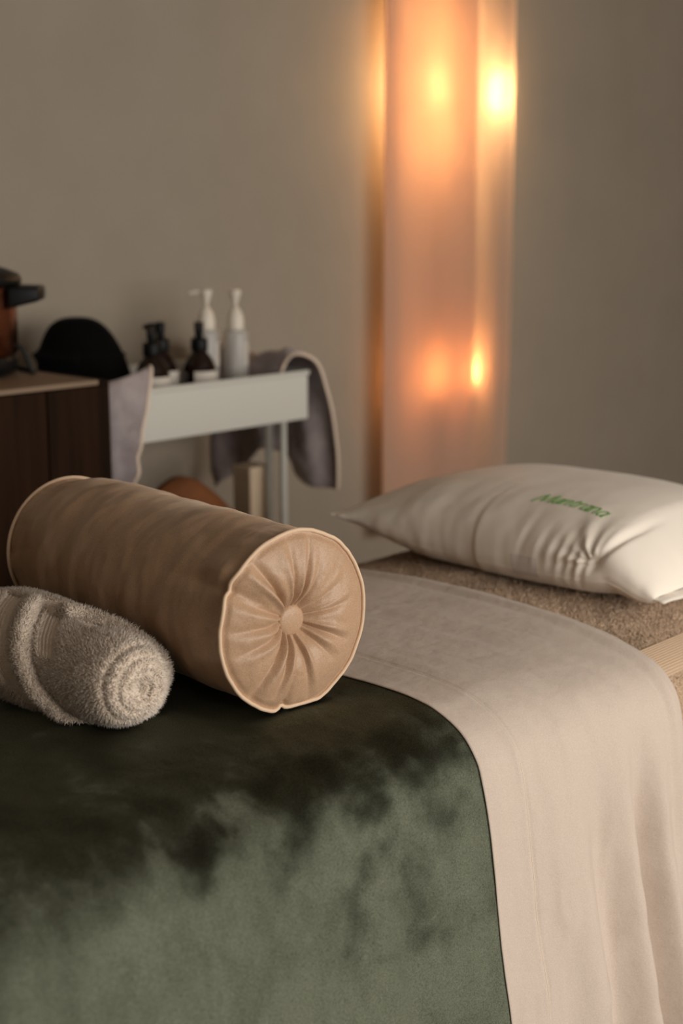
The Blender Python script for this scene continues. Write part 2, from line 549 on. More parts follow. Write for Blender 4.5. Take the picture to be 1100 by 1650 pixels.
# loops only where the pile shows: X > 1.57; leave the flat woven border near the hem clear
band_y = (0.925, 0.975)
pts, nn = grid_samples(TP, 150000)
nn = nn * np.sign(nn[:, 2:3] + 0.4 * (pts[:, 1:2] - YC) * np.sign(pts[:, 1:2] - YC) + 1e-6)
keep = (pts[:, 0] > 1.56) & ~((pts[:, 1] > band_y[0]) & (pts[:, 1] < band_y[1])) & (pts[:, 2] > ZB - 0.21)
pts, nn = pts[keep], nn[keep]
o = blades('terry_pile', pts, nn, 0.0046, 0.0012, M['towel_pile'], towel, lean=0.7,
           bend=np.stack([0.9 * fbm(pts[:, 0] * 14, pts[:, 1] * 14, 2), 0.9 * fbm(pts[:, 0] * 14 + 50, pts[:, 1] * 14, 2), 0 * pts[:, 0]], -1))
local(o, towel)
# woven border: ribs running along the hem
Yr = np.arange(band_y[0], band_y[1], 0.0006)
Xr = np.arange(1.56, TX1 + .008, 0.02)
B = np.zeros((len(Xr), len(Yr), 3))
for i, X in enumerate(Xr):
    w = float(sstep(1.2, 1.62, X)); pr = RA * (1 - w) + RB * w
    zz = np.interp(Yr, pr[::-1, 0], pr[::-1, 1])
    B[i, :, 0] = X; B[i, :, 1] = Yr; B[i, :, 2] = ZB + zz - 0.0078 + 0.0004 * np.sin(Yr / 0.0036 * 2 * PI)
o = grid('woven_border', B, M['towel_flat'], towel); local(o, towel)

# ---- cream sheet, turned down over the blanket
def sheet_disp(X, Y, z, hem=1):
    hang = sstep(0.03, 0.34, -z) * (Y < YC)
    near = (Y < YC)
    d = 0.0018 * fbm(X * 6 + 31, Y * 5 + z * 5 + 9, 3)
    xs = X + 0.06 * z
    d = d + 2.0 * hang * (0.011 * gauss(xs, 1.335, .04) - 0.010 * gauss(xs, 1.40, .03) + 0.010 * gauss(xs, 1.45, .03) - 0.016 * gauss(xs, 1.49, .022) + 0.008 * gauss(xs, 1.53, .02))
    d = d + hang * 0.006 * fbm(np.full_like(z, X * 8.0) + 4, z * 2.0, 2)
    # long shallow tension creases running across the top towards the edge
    d = d + 0.0020 * fbm(np.full_like(Y, X * 24.0) + 3.2 * Y + 3, Y * 3.2 + z * 3, 3)
    cr_ = fbm(X * 9 + 2 * Y + np.zeros_like(z), z * 7 - X * 5 + 3, 3)
    d = d + hang * 0.0045 * (1 - np.abs(cr_) * 2.2) 
    # creases fanning at the bend
    d = d + near * gauss(z, -0.06, .06) * 0.0036 * fbm(np.full_like(Y, X * 30.0) + 8 * Y, Y * 6 + z * 8, 2)
    # soft ridge beside the fold
    d = d + 0.0030 * gauss(X, 1.590, 0.010) - 0.0012 * gauss(X, 1.570, 0.008)
    # the sewn hem
    d = d - hem * 0.0020 * gauss(X, 1.268, 0.0025) + 0.0006 * gauss(X, 1.262, .003) + (X < 1.268) * 0.0006
    lift = 0.0012 * gauss(X, 1.2, .01) * fbm(Y * 12, z * 12 + 3, 2)
    return d + lift * hem


# ---- green velvet blanket
def green_disp(X, Y, z):
    hang = sstep(0.02, 0.3, -z) * (Y < YC)
    d = 0.004 * fbm(X * 3.0 + 11, (Y * 2.0 + z * 2.2) + 5, 3)
    d = d + hang * (0.010 * fbm(np.full_like(z, X * 5.0), z * 1.6 + 2, 2))
    d = d + hang * (0.006 * gauss(X + 0.10 * z, 1.00, .018) - 0.007 * gauss(X + 0.10 * z, 1.035, .02) + 0.004 * gauss(X - .05 * z, 0.86, .03))
    d = d + 0.0015 * fbm(X * 14, Y * 10 + z * 10, 3)
    # pressed flat where the bolster, the roll and the sheet lie on it
    flat = 1 - 0.92 * sstep(1.20, 1.0, np.abs(Y - 1.35) * 4.0 + 0) * (z > -0.004)
    d = d * flat
    # below the turned-down sheet it follows the sheet
    w = sstep(1.180, 1.200, X)
    return d * (1 - w) + w * (sheet_disp(X, Y, z, hem=0) - 0.0004)


us = [(x, 0.0) for x in np.r_[np.arange(TX0 - 0.02, 0.6, 0.01), np.arange(0.6, 1.5, 0.004), np.arange(1.5, 1.585, 0.006)]]
green, GP = drape('velvet_blanket', us, 0.60, green_disp, M['velvet_green'])
solidify(green, 0.005, -1)
gv = GP.reshape(-1, 3) - np.array([0, 0, ZB])
nap = np.zeros(len(gv))
for pl_, wd_, am_ in NAP_STROKES:
    pl_ = np.array(pl_); dmin = np.full(len(gv), 9.0)
    for a_, b_ in zip(pl_[:-1], pl_[1:]):
        ab = b_ - a_
        t_ = np.clip(((gv - a_) @ ab) / (ab @ ab), 0, 1)
        dmin = np.minimum(dmin, np.linalg.norm(gv - a_ - t_[:, None] * ab, axis=1))
    rag = 1.35 + 1.5 * fbm(gv[:, 0] * 26 + 9, (gv[:, 1] + gv[:, 2]) * 22, 4)
    patch = np.clip(0.75 + 0.9 * fbm(gv[:, 0] * 30 + 70, (gv[:, 1] + gv[:, 2]) * 30, 3), 0.15, 1.3)
    nap += am_ * patch * np.exp(-(dmin / (wd_ * 1.35 * np.clip(rag, 0.35, 2.6))) ** 1.5)
at_ = green.data.attributes.new('nap', 'FLOAT', 'POINT')
at_.data.foreach_set('value', nap.astype(np.float32))
tag(green, 'dark green velvet blanket hanging over the near side of the table', 'blanket')

X_in = list(np.arange(1.200, 1.606, 0.003))
rows = [(x, 0.0018 + 0.0034 * float(sstep(1.2, 1.29, x))) for x in X_in]
for a in np.linspace(0, PI, 9)[1:-1]:
    rows.append((1.6055 + 0.0075 * math.sin(a), -0.003 + 0.0075 * math.cos(a)))
rows += [(x, -0.0105) for x in np.arange(1.605, 1.50, -0.01)]
sheet = empty('bed_sheet', (1.4, YC, ZB))
tag(sheet, 'cream cotton sheet folded back over the green blanket', 'sheet')


def sheet_disp_row(X, Y, z):
    return sheet_disp(X, Y, z)


sh, SP = drape('sheet_cloth', rows, 0.605, sheet_disp_row, M['sheet'], sheet)
local(sh, sheet)
m = sh.modifiers.new('thickness', 'SOLIDIFY'); m.thickness = 0.0012; m.offset = -1
k = int(np.argmin(np.abs(np.array(X_in) - 1.268)))
o = tube('hem_seam', SP[k][::2] + np.array([0.0, 0, 0]), 0.0008, M['stitch'], sheet, n=6); local(o, sheet)

# ------------------------------------------------------------------ bolster
BR, BL = 0.1015, 0.485
bol = empty('bolster_cushion', (1.0793, 1.0859, ZB + BR + 0.003))
bol.rotation_euler = (0, 0, -0.0996)
tag(bol, 'tan velvet bolster with piped ends and a covered button, lying across the green blanket', 'bolster')

NT = 360
th = np.linspace(0, 2 * PI, NT, endpoint=False)        # 0 = +X, pi/2 = up; end facing -Y seen by camera
PL = [  # pleats in the end disc: angle, strength, width, reach
    (2.20, 1.5, .085, 1.0), (1.72, .75, .07, .9), (1.38, 1.0, .07, .95), (1.10, .6, .08, .75), (0.62, .5, .09, .7), (0.16, .9, .08, .75),
    (5.85, 1.0, .085, .7), (5.45, .6, .1, .7), (4.85, .7, .07, .9), (4.35, 1.0, .07, .8), (3.95, 1.1, .08, 1.0), (3.45, .8, .08, .85),
    (3.05, .8, .09, .9), (2.70, .7, .08, .85)]


def angd(a, b_):
    return (a - b_ + PI) % (2 * PI) - PI


# seam nicks where the cover is tucked: lower (about 257 degrees) and upper left (about 150 degrees)
def rim_r(th):
    r = np.ones_like(th) * BR
    r = r - 0.0065 * gauss(angd(th, 4.52), 0, 0.055) - 0.0050 * gauss(angd(th, 2.62), 0, 0.06)
    r = r + 0.0010 * fbm(np.cos(th) * 5 + 9, np.sin(th) * 5 + 9, 2)
    # weight: flattens where it rests
    return r


def rim_y(th):
    return 0.0015 * fbm(np.cos(th) * 4 + 20, np.sin(th) * 4 + 20, 2) + 0.006 * gauss(angd(th, 2.62), 0, .12) + 0.003 * gauss(angd(th, 4.52), 0, .08)


def flat_bottom(P):
    z = P[..., 2]
    lim = -BR + 0.0035
    P[..., 2] = np.where(z < lim, lim + (z - lim) * 0.15, z)
    return P


ss = np.r_[np.linspace(0, 0.06, 26)[:-1], np.linspace(0.06, BL - 0.06, 70), np.linspace(BL - 0.06, BL, 20)[1:]]
TH, S = np.meshgrid(th, ss, indexing='xy')
cx, sx_ = np.cos(TH), np.sin(TH)
near_w = np.exp(-S / 0.045); far_w = np.exp(-(BL - S) / 0.05)
edge = rim_r(th)[None, :]
R = BR * (1 + 0.012 * np.sin(PI * np.clip(S / BL, 0, 1)) ** 0.5)
R = R * (1 - near_w) + edge * near_w
R = R * (1 - 0.11 * sstep(BL - 0.11, BL + 0.01, S) ** 1.5)
# puckers running in from the seam and soft bands round the body
R = R + near_w * (1 - np.exp(-S / 0.008)) * 0.0030 * fbm(cx * 4.5 + 40, sx_ * 4.5 + S * 9, 3)
R = R + far_w * 0.0035 * fbm(cx * 4 + 80, sx_ * 4 + S * 9, 3)
R = R + 0.0022 * fbm(S * 26 + 3, cx * 1.1 + sx_ * 0.9 + 30, 3) + 0.0010 * fbm(S * 70, cx * 2 + sx_ * 2, 2)
# the big dent beside the upper left tuck
R = R + 0.006 * gauss(angd(TH, 2.45), 0, 0.16) * gauss(S, 0.022, 0.016) - 0.0055 * gauss(angd(TH, 2.58), 0, 0.12) * gauss(S, 0.055, 0.022)
R = R - 0.004 * gauss(angd(TH, 2.15), 0, 0.25) * gauss(S, 0.07, 0.03)
yoff = rim_y(th)[None, :] * near_w
P = np.stack([R * cx, S + yoff, R * sx_], -1)
grid('body', flat_bottom(P), M['velvet_tan'], bol, cv=True)


def end_disc(sgn, name):
    rho = np.linspace(1, 0.0, 64)
    T, Q = np.meshgrid(th, rho, indexing='xy')
    bulge = 0.017 * (1 - Q ** 2.6) ** 0.8 * 1.0
    dip = -0.030 * np.exp(-(Q / 0.30) ** 2)
    d = bulge + dip
    for (a, st, w, reach) in PL:
        aa = a + 0.10 * np.sin(a * 7) * (Q - 0.2)
        ang = angd(T, aa)
        width = w * (0.55 + 0.75 / (Q * 3.0 + 0.6))
        fall = np.clip((reach - Q) / reach + 0.12, 0, 1) ** 0.8 * sstep(0.05, 0.25, Q)
        d = d - 0.0105 * st * fall * np.exp(-np.abs(ang / width) ** 1.5) * np.minimum(1, Q * 3.2)
        d = d + 0.0048 * st * fall * gauss(ang, 1.9 * width, 1.1 * width) * np.minimum(1, Q * 3.2)
    d = d + 0.0016 * sstep(1.0, .7, Q) * fbm(np.cos(T) * Q * 5 + 60, np.sin(T) * Q * 5 + 60, 3)
    d = d * sstep(1.0, 0.93, Q) + 0.0 * Q
    rr = rim_r(th)[None, :] if sgn < 0 else np.full((1, NT), BR * 0.90)
    rad = rr * Q
    y = (rim_y(th)[None, :] * Q if sgn < 0 else BL) + sgn * d
    P = np.stack([rad * np.cos(T), y + 0 * Q, rad * np.sin(T)], -1)
    return grid(name, flat_bottom(P), M['velvet_tan'], bol, cv=True, flip=(sgn < 0))


end_disc(-1, 'end_panel')
end_disc(1, 'end_panel')
for sgn in (-1, 1):
    r = (rim_r(th) if sgn < 0 else np.full(NT, BR * 0.90)) + 0.0022
    y = (rim_y(th) if sgn < 0 else np.full(NT, BL)) + sgn * 0.0005
    pp = np.stack([r * np.cos(th), y, r * np.sin(th)], -1)
    pp = flat_bottom(pp)
    tube('piping', pp[::2], 0.0023, M['piping_tan'], bol, n=10, closed=True)
    # covered button
    o = lathe('button', [(0, 0.0), (0.0160, 0.0), (0.0176, 0.0015), (0.0180, 0.0035), (0.0172, 0.0056), (0.0150, 0.0070), (0.010, 0.0082), (0.004, 0.0087), (0, 0.0088)], M['velvet_tan'], bol, n=40)
    o.rotation_euler = (PI / 2 if sgn < 0 else -PI / 2, 0, 0)
    o.location = (0, (0.0105 if sgn < 0 else BL - 0.0105), 0)

# ------------------------------------------------------------------ rolled towel
RT = empty('rolled_towel', (0.915, 1.150, ZB + 0.0015))
tag(RT, 'rolled light grey-beige terry towel with a ribbed border, lying beside the bolster', 'towel')
prof = [(0.000, 0.016), (0.004, 0.012), (0.010, 0.006), (0.018, 0.003), (0.026, 0.004), (0.034, 0.008), (0.0415, 0.015), (0.047, 0.026), (0.0505, 0.042), (0.0525, 0.065), (0.0535, 0.10), (0.054, 0.15), (0.054, 0.20), (0.0535, 0.25), (0.052, 0.285), (0.047, 0.302), (0.036, 0.310), (0.02, 0.312), (0.0, 0.312)]
pf = resample(prof, 230)
NT2 = 240
t2 = np.linspace(0, 2 * PI, NT2, endpoint=False)
T, I = np.meshgrid(t2, np.arange(len(pf)), indexing='xy')
RHO = pf[:, 0][:, None] + 0 * T; SS = pf[:, 1][:, None] + 0 * T
Tt = np.gradient(pf, axis=0); Tt /= np.linalg.norm(Tt, axis=1)[:, None]
Nr, Ns = Tt[:, 1][:, None], -Tt[:, 0][:, None]           # outward normal in (rho, s)
capw = sstep(0.050, 0.040, RHO) * (SS < 0.05) * 1.0
pitch = 0.0118
ph = (RHO / pitch + T / (2 * PI)) % 1.0
spiral = -0.0062 * np.exp(-(np.minimum(ph, 1 - ph) / 0.13) ** 2) * capw * sstep(0.004, 0.012, RHO)
deg = np.degrees(T)
dd = (deg - 90) % 360                                    # 0 on top, growing over the -X side to the bottom
s_e = 0.185 - 0.14 * np.clip(dd / 180, 0, 1.1) + 0.10 * sstep(270, 360, dd)
rel = SS - s_e
body = (SS > 0.02) * 1.0
step = 0.0085 * sstep(-0.004, 0.004, rel) * sstep(0.30, 0.24, SS) + 0.0045 * gauss(rel, 0.010, 0.010) * sstep(0.30, 0.24, SS)
groove = -0.0040 * gauss(rel, -0.006, 0.004)
band1 = sstep(0.022, 0.027, rel) * sstep(0.066, 0.060, rel)
band2 = sstep(-0.050, -0.046, rel) * sstep(-0.012, -0.016, rel) * sstep(75, 50, np.abs(angd(T, PI / 2)) * 180 / PI)
ribs = 0.0011 * np.sin(rel / 0.0062 * 2 * PI) * np.maximum(band1, band2) - 0.0018 * np.maximum(band1, band2)
lump = 0.0020 * fbm(np.cos(T) * 2 + 7, np.sin(T) * 2 + SS * 22, 3)
D = spiral + (step + groove + ribs) * body + lump * sstep(0.0, 0.02, RHO)
rr = RHO + Nr * D; s2 = SS + Ns * D
rr = np.maximum(rr, 0.0)
zz = rr * np.sin(T); xx = rr * np.cos(T)
# oval: a little wider than tall, tail end thicker
grow = 1 + 0.06 * sstep(0.08, 0.22, SS)
xx = xx * 1.04 * grow; zz = zz * 0.93 * grow
zc = 0.0500
z_abs = zz + zc
z_abs = np.where(z_abs < 0.006, 0.006 * np.exp((z_abs - 0.006) / 0.012), z_abs)
RP = np.stack([xx + 0.012 * (s2 - .1) * 0, s2, z_abs], -1)
grid('terry_cloth', RP, M['roll'], RT, cv=True, flip=True)
RPc = np.concatenate([RP, RP[:, :1]], 1)
n_b = 75000
a = RPc[:-1, :-1]; e1 = RPc[1:, :-1] - a; e2 = RPc[:-1, 1:] - a
Nn = np.cross(e2, e1); A = np.linalg.norm(Nn, axis=-1)
bandm = np.maximum(band1, band2)[:-1]
wgt = A * (bandm < 0.5) * (RP[:-1, :, 2] > 0.004)
p = (wgt / wgt.sum()).ravel()
idx = RNG.choice(len(p), n_b, p=p); i, j = np.unravel_index(idx, A.shape)
u = RNG.random(n_b)[:, None]; v = RNG.random(n_b)[:, None]
pts = a[i, j] + e1[i, j] * u + e2[i, j] * v
nn = Nn[i, j] / (A[i, j][:, None] + 1e-12)
ctr = np.stack([0 * pts[:, 0], np.clip(pts[:, 1], 0.05, 0.26), 0 * pts[:, 0] + zc], -1)
sg = np.sign(((pts - ctr) * nn).sum(1)); nn = nn * sg[:, None]
blades('terry_pile', pts, nn, 0.0056, 0.0011, M['roll_pile'], RT, lean=0.55)

# ------------------------------------------------------------------ pillow
PX, PY = 1.905, 1.318
NV, NTP = 220, 260
vv = np.sign(np.linspace(-1, 1, NV)) * (1 - (1 - np.abs(np.linspace(-1, 1, NV))) ** 1.6)
tt = np.linspace(0, 2 * PI, NTP, endpoint=False)
T, Vv = np.meshgrid(tt, vv, indexing='xy')
near = Vv < 0
Hh = np.where(near, (1 - np.abs(Vv) ** 4.2) ** 0.55, (1 - np.abs(Vv) ** 2.3) ** 0.75)
Hh = np.clip(Hh, 0.012, 1)
Aw = np.where(near, 0.172 + 0.032 * (1 - np.abs(Vv) ** 5), 0.205 - 0.004 * (1 - np.abs(Vv) ** 2))
ct, st = np.cos(T), np.sin(T)
ex = np.where(near, 0.72, 0.80)
px = np.sign(ct) * np.abs(ct) ** 0.78
pz = np.sign(st) * np.abs(st) ** (0.80 + 0.25 * sstep(0.3, 1, Vv))
zseam = np.where(near, 0.052 - 0.034 * sstep(0.75, 1.0, -Vv), 0.052 + 0.004 * Vv)
top_h = 0.086; bot_h = 0.075
z = zseam + Hh * np.where(pz > 0, pz * top_h, pz * bot_h)
x = px * Aw
y = Vv * 0.302
y = np.where(near, y - 0.018 * np.maximum(0, pz) * Hh * sstep(0.8, .99, -Vv), y)
# wrinkles: soft folds down the front face, gathers by the near corner, smooth slack on top
front = sstep(0.2, 0.9, -px)
w = 0.0020 * fbm(y * 17 + 5, T * 0.9 + 3, 3) * (0.35 + front)
w = w + 0.0024 * fbm(y * 7 + 2.5 * px, px * 3 + 11, 3) * (pz > -0.3)
gx, gy, gz = -0.190, -0.212, 0.058
dx, dz = (y - gy), (z - gz)
dist = np.sqrt(dx ** 2 + dz ** 2 + (x - gx) ** 2)
angle = np.arctan2(dz, dx)
sector = sstep(-0.5, 0.1, angle) * sstep(2.5, 1.7, angle)
w = w + (0.0050 * np.sin(angle * 12 + 1.1) * np.exp(-dist / 0.04) * sstep(0.0, 0.02, dist) * sector + 0.0030 * np.sin(angle * 7 + 0.4) * np.exp(-dist / 0.07) * sstep(0, 0.03, dist) * sector - 0.009 * np.exp(-(dist / 0.014) ** 2)) * front
# crease that runs from the gather down to the tucked corner
lx = (dx + 0.75 * dz)
w = w - 0.008 * gauss(dx * 0.80 - dz * -0.6, 0.0, 0.006) * sstep(0.01, -0.005, dx) * sstep(-0.10, -0.06, dx) * front
for q_, (c_, a_) in enumerate(((0.014, 1.0), (0.030, .8), (0.047, 1.0), (0.066, .7), (0.090, .6), (0.125, .5))):
    w = w - 0.0040 * a_ * gauss(dx + 0.25 * dz, c_, 0.0045 + .0008 * q_) * gauss(dz, 0.004 * q_ - .004, 0.026) * front
    w = w + 0.0022 * a_ * gauss(dx + 0.25 * dz, c_ + 0.008, 0.005) * gauss(dz, 0.004 * q_ - .004, 0.026) * front
nx = px * 0.6; nz = pz
nl = np.sqrt(nx ** 2 + nz ** 2) + 1e-6
edgefade = sstep(1.0, 0.93, np.abs(Vv))
x = x + w * nx / nl * edgefade; z = z + w * nz / nl * edgefade * 0.8
z = np.where(z < 0.008, 0.008 * np.exp((z - 0.008) / 0.02), z)
pil = empty('pillow', (PX, PY, ZB - 0.008))
tag(pil, 'plump white pillow with green embroidered lettering at the head of the table', 'pillow')
PP = np.stack([x, y, z], -1)
pc = grid('pillow_case', PP, M['pillow'], pil, cv=True)
# flat ends are sewn shut by piped seams
for vi, sg in ((0, -1), (-1, 1)):
    tip = PP[vi]
    xs = np.linspace(tip[:, 0].min(), tip[:, 0].max(), 60)
    zs = float(tip[:, 2].mean())
    ys = float(tip[:, 1].mean())
    if sg < 0:
        fl = np.zeros((60, 4, 3))
        for q in range(4):
            fl[:, q, 0] = xs * 0.99; fl[:, q, 1] = ys + 0.006 - 0.0075 * q + 0.001 * np.sin(xs * 60); fl[:, q, 2] = zs - 0.0015 * q + 0.0010 * np.sin(xs * 90 + q)
        f = grid('seam_flange', fl, M['pillow'], pil); solidify(f, 0.002, 0)
    else:
        tube('seam_piping', np.stack([xs, np.full(60, ys), np.full(60, zs)], -1), 0.0022, M['pillow'], pil, n=8)

# surfaces laid on the pillow: find the case below a point
bmp = bmesh.new(); bmp.from_mesh(pc.data)
bvh = BVHTree.FromBMesh(bmp); bmp.free()


def on_pillow(lx, ly, up=True, lift=0.0006):
    o_, d_ = (Vector((lx, ly, 0.4)), Vector((0, 0, -1)))
    h = bvh.ray_cast(o_, d_)
    if h[0] is None: return None
    n_ = h[1] if h[1].z > 0 else -h[1]
    return h[0] + n_ * lift


# the word in satin stitch: strokes as (x, y) polylines with widths, italic humanist letters
def stroke_set():
    G = {}
    # unit: x-height 0.52, cap height 0.80; upright shapes, slanted later
    G['M'] = (1.08, [[(0.02, 0), (0.16, .80)], [(0.16, .80), (0.46, .10)], [(0.46, .10), (0.84, .80)], [(0.84, .80), (0.96, 0)]])
    G['a'] = (0.52, [[(.40, .42), (.30, .51), (.18, .48), (.07, .33), (.05, .15), (.12, .02), (.22, .02), (.33, .14), (.40, .30)], [(.42, .52), (.39, .22), (.41, .04), (.48, .01)]])
    G['n'] = (0.54, [[(.06, .52), (.06, 0)], [(.06, .30), (.16, .45), (.28, .52), (.38, .47), (.40, .34), (.40, 0)]])
    G['t'] = (0.36, [[(.14, .68), (.13, .14), (.17, .02), (.28, .04)], [(.02, .50), (.30, .50)]])
    G['r'] = (0.38, [[(.06, .52), (.06, 0)], [(.06, .28), (.14, .43), (.24, .51), (.34, .49)]])
    return G


def text_mesh(word, cap, slant, stroke):
    """list of quads strips in text space (metres)"""
    G = stroke_set(); s = cap / 0.80; x0 = 0; strips = []
    for ch in word:
        wdt, sts = G[ch]
        for pl in sts:
            pl = np.array([(x0 + q[0], q[1]) for q in pl], float)
            if len(pl) > 2:
                pl = resample(pl, 18)
            else:
                pl = np.linspace(pl[0], pl[1], 14)
            T_ = np.gradient(pl, axis=0); T_ /= np.linalg.norm(T_, axis=1)[:, None] + 1e-9
            N_ = np.stack([-T_[:, 1], T_[:, 0]], -1)
            # thicker down-strokes, thin hairlines
            wd = stroke * (0.62 + 0.62 * np.abs(T_[:, 1]) ** 1.5)
            wd[:2] *= 0.9; wd[-2:] *= 0.9
            a_ = pl + N_ * wd[:, None] / 2; b__ = pl - N_ * wd[:, None] / 2
            q = np.stack([a_, b__], 1)
            q[..., 0] += slant * q[..., 1]
            strips.append(q * s)
        x0 += wdt
    return strips, x0 * s


TXC, TYC, TW = -0.143, -0.128, 0.128
strips, wid = text_mesh('Mantrana', 0.0285, 0.40, 0.052)
k = TW / wid
V, F = [], []
for q in strips:
    base = len(V)
    n_ = len(q)
    for r_ in range(n_):
        for c_ in range(2):
            u_, v_ = q[r_, c_]
            u_ = u_ * k - TW / 2
            arc = 0.006 * (1 - (u_ / (TW / 2)) ** 2) + 0.03 * u_ * 0
            lx_ = TXC + v_ + arc
            ly_ = TYC - u_
            h = on_pillow(lx_, ly_)
            V.append(h if h is not None else Vector((lx_, ly_, .1)))
    for r_ in range(n_ - 1):
        F.append((base + r_ * 2, base + r_ * 2 + 1, base + r_ * 2 + 3, base + r_ * 2 + 2))
me = bpy.data.meshes.new('embroidered_word')
me.from_pydata(V, [], F); me.update()
me.materials.append(M['thread_green'])
emb = link(bpy.data.objects.new('embroidered_word', me), pil)
solidify(emb, 0.0008, 0)
emb['label'] = 'green embroidered lettering reading Mantrana'

# shade of a label inside the case, painted as a grey patch
hits = []
for gy_ in np.linspace(-0.072, -0.118, 24):
    row = []
    for gz_ in np.linspace(0.052, 0.020, 18):
        h = bvh.ray_cast(Vector((-0.4, gy_, gz_)), Vector((1, 0, 0)))
        row.append(np.array(h[0]) + np.array([-0.0004, 0, -0.0001]))
    hits.append(row)
o = grid('inner_tag_shade', np.array(hits), M['tag_shade_grey'], pil)
o['label'] = 'faint grey patch painted as the shade of an inner tag'

# ------------------------------------------------------------------ fabric wall lamp
FX0, FX1, FY = 2.941, 3.532, 2.605
m, nt, b = mat_new('gauze')
N = nt.nodes; L = nt.links
out = N['Material Output']; N.remove(b)
dif = N.new('ShaderNodeBsdfDiffuse'); dif.inputs[0].default_value = srgb(214, 186, 166)
trl = N.new('ShaderNodeBsdfTranslucent'); trl.inputs[0].default_value = srgb(252, 226, 206)
trp = N.new('ShaderNodeBsdfTransparent'); trp.inputs[0].default_value = (1, .9, .8, 1)
tc = N.new('ShaderNodeTexCoord'); mp = N.new('ShaderNodeMapping'); mp.inputs['Scale'].default_value = (30, 30, 900)
L.new(tc.outputs['Object'], mp.inputs[0])
nz = N.new('ShaderNodeTexNoise'); nz.inputs['Scale'].default_value = 1.0; nz.inputs['Detail'].default_value = 2
L.new(mp.outputs[0], nz.inputs['Vector'])
bp = N.new('ShaderNodeBump'); bp.inputs['Strength'].default_value = 0.2; bp.inputs['Distance'].default_value = 0.001
L.new(nz.outputs['Fac'], bp.inputs['Height']); L.new(bp.outputs[0], dif.inputs['Normal'])
m1 = N.new('ShaderNodeMixShader'); m1.inputs[0].default_value = 0.5
L.new(dif.outputs[0], m1.inputs[1]); L.new(trl.outputs[0], m1.inputs[2])
m2 = N.new('ShaderNodeMixShader'); m2.inputs[0].default_value = 0.035
L.new(m1.outputs[0], m2.inputs[1]); L.new(trp.outputs[0], m2.inputs[2])
L.new(m2.outputs[0], out.inputs['Surface'])
M['gauze'] = m

lamp = empty('fabric_wall_lamp', (3.23, FY, 0.30))
tag(lamp, 'tall gauzy fabric panel hung on the wall with glowing bulbs behind it', 'lamp')
nx_, nz_ = 150, 130
Z1 = np.linspace(0.30, 2.38, nz_)
# one length of cloth: the front layer covers the left 64 percent, turns back at the left edge and runs on behind to the right edge
XM = FX0 + 0.640 * (FX1 - FX0)
plan = resample([(XM, -0.016), (XM - .05, -0.022), (XM - .15, -0.016), (FX0 + .12, -0.024), (FX0 + .03, -0.018), (FX0 + .003, -0.012), (FX0, -0.006), (FX0 + .004, 0.0), (FX0 + .05, 0.006), (FX0 + .15, 0.002),
                 (XM - .06, 0.008), (XM + .01, 0.004), (XM + .08, 0.014), (FX1 - .06, 0.016), (FX1 - .015, 0.008), (FX1, 0.010)], 260)
Xc = plan[:, 0][:, None] + 0 * Z1[None, :]
ux = (Xc - FX0) / (FX1 - FX0)
Z = Z1[None, :] + 0 * Xc
Yc = FY + plan[:, 1][:, None] + 0.006 * np.sin(ux * 15 + 0.5 * np.sin(Z * 1.1)) * (0.6 + 0.4 * np.cos(Z * 0.9)) + 0.003 * fbm(ux * 9, Z * 1.2, 3)
Xc = Xc + 0.008 * ux * np.sin(Z * 2.6 - 0.8) + 0.004 * ux * (1 - ux) * np.sin(Z * 5)
o = grid('gauze_panel', np.stack([Xc, Yc, Z], -1), M['gauze'], lamp); local(o, lamp)
o = tube('hanging_rod', [(FX0 - .03, FY + .01, 2.385), (FX1 + .03, FY + .01, 2.385)], 0.008, M['white_metal'], lamp); local(o, lamp)
for xx_ in (FX0 + .02, FX1 - .02):
    o = tube('rod_bracket', [(xx_, FY + .01, 2.385), (xx_, YB + .004, 2.385)], 0.006, M['white_metal'], lamp); local(o, lamp)

def bulb(loc, r, col, strength, watts, tall=1.0, up=False, plate=0.0):
    mm = mk('bulb_glow', (1, .8, .5, 1), 0.4, emis=(col, strength))
    k = -1 if up else 1                                   # up: stands on its socket, else hangs from it
    pr_ = [(0, -1.25), (0.45, -1.12), (0.80, -.7), (1, 0), (.86, .55), (.5, 1.0), (0.3, 1.35), (0, 1.36)]
    o_ = lathe('bulb', [(a_ * r, k * b_ * r * tall) for a_, b_ in pr_], mm, lamp, n=24, origin=loc); local(o_, lamp)
    z0 = 1.3 * r * tall
    s_ = lathe('bulb_socket', [(0, k * z0), (0.34 * r, k * z0), (0.36 * r, k * (z0 + .6 * r)), (0.2 * r, k * (z0 + .8 * r)), (0, k * (z0 + .8 * r))], M['pump_white'], lamp, n=20, origin=loc); local(s_, lamp)
    if plate:  # unseen disc added below the bulb to stop its light going down
        zp = k * (z0 + 0.35 * r)
        p_ = lathe('light_stop_plate', [(0, zp - .002), (plate, zp - .002), (plate, zp + .002), (0, zp + .002)], M['pump_white'], lamp, n=40, origin=loc); local(p_, lamp)
    d_ = bpy.data.lights.new('bulb_light', 'POINT'); d_.energy = watts; d_.color = col[:3]; d_.shadow_soft_size = r * 1.2
    l_ = bpy.data.objects.new('bulb_light', d_); COL.objects.link(l_)
    l_.parent = lamp; l_.location = Vector(loc) - lamp.location
    return o_


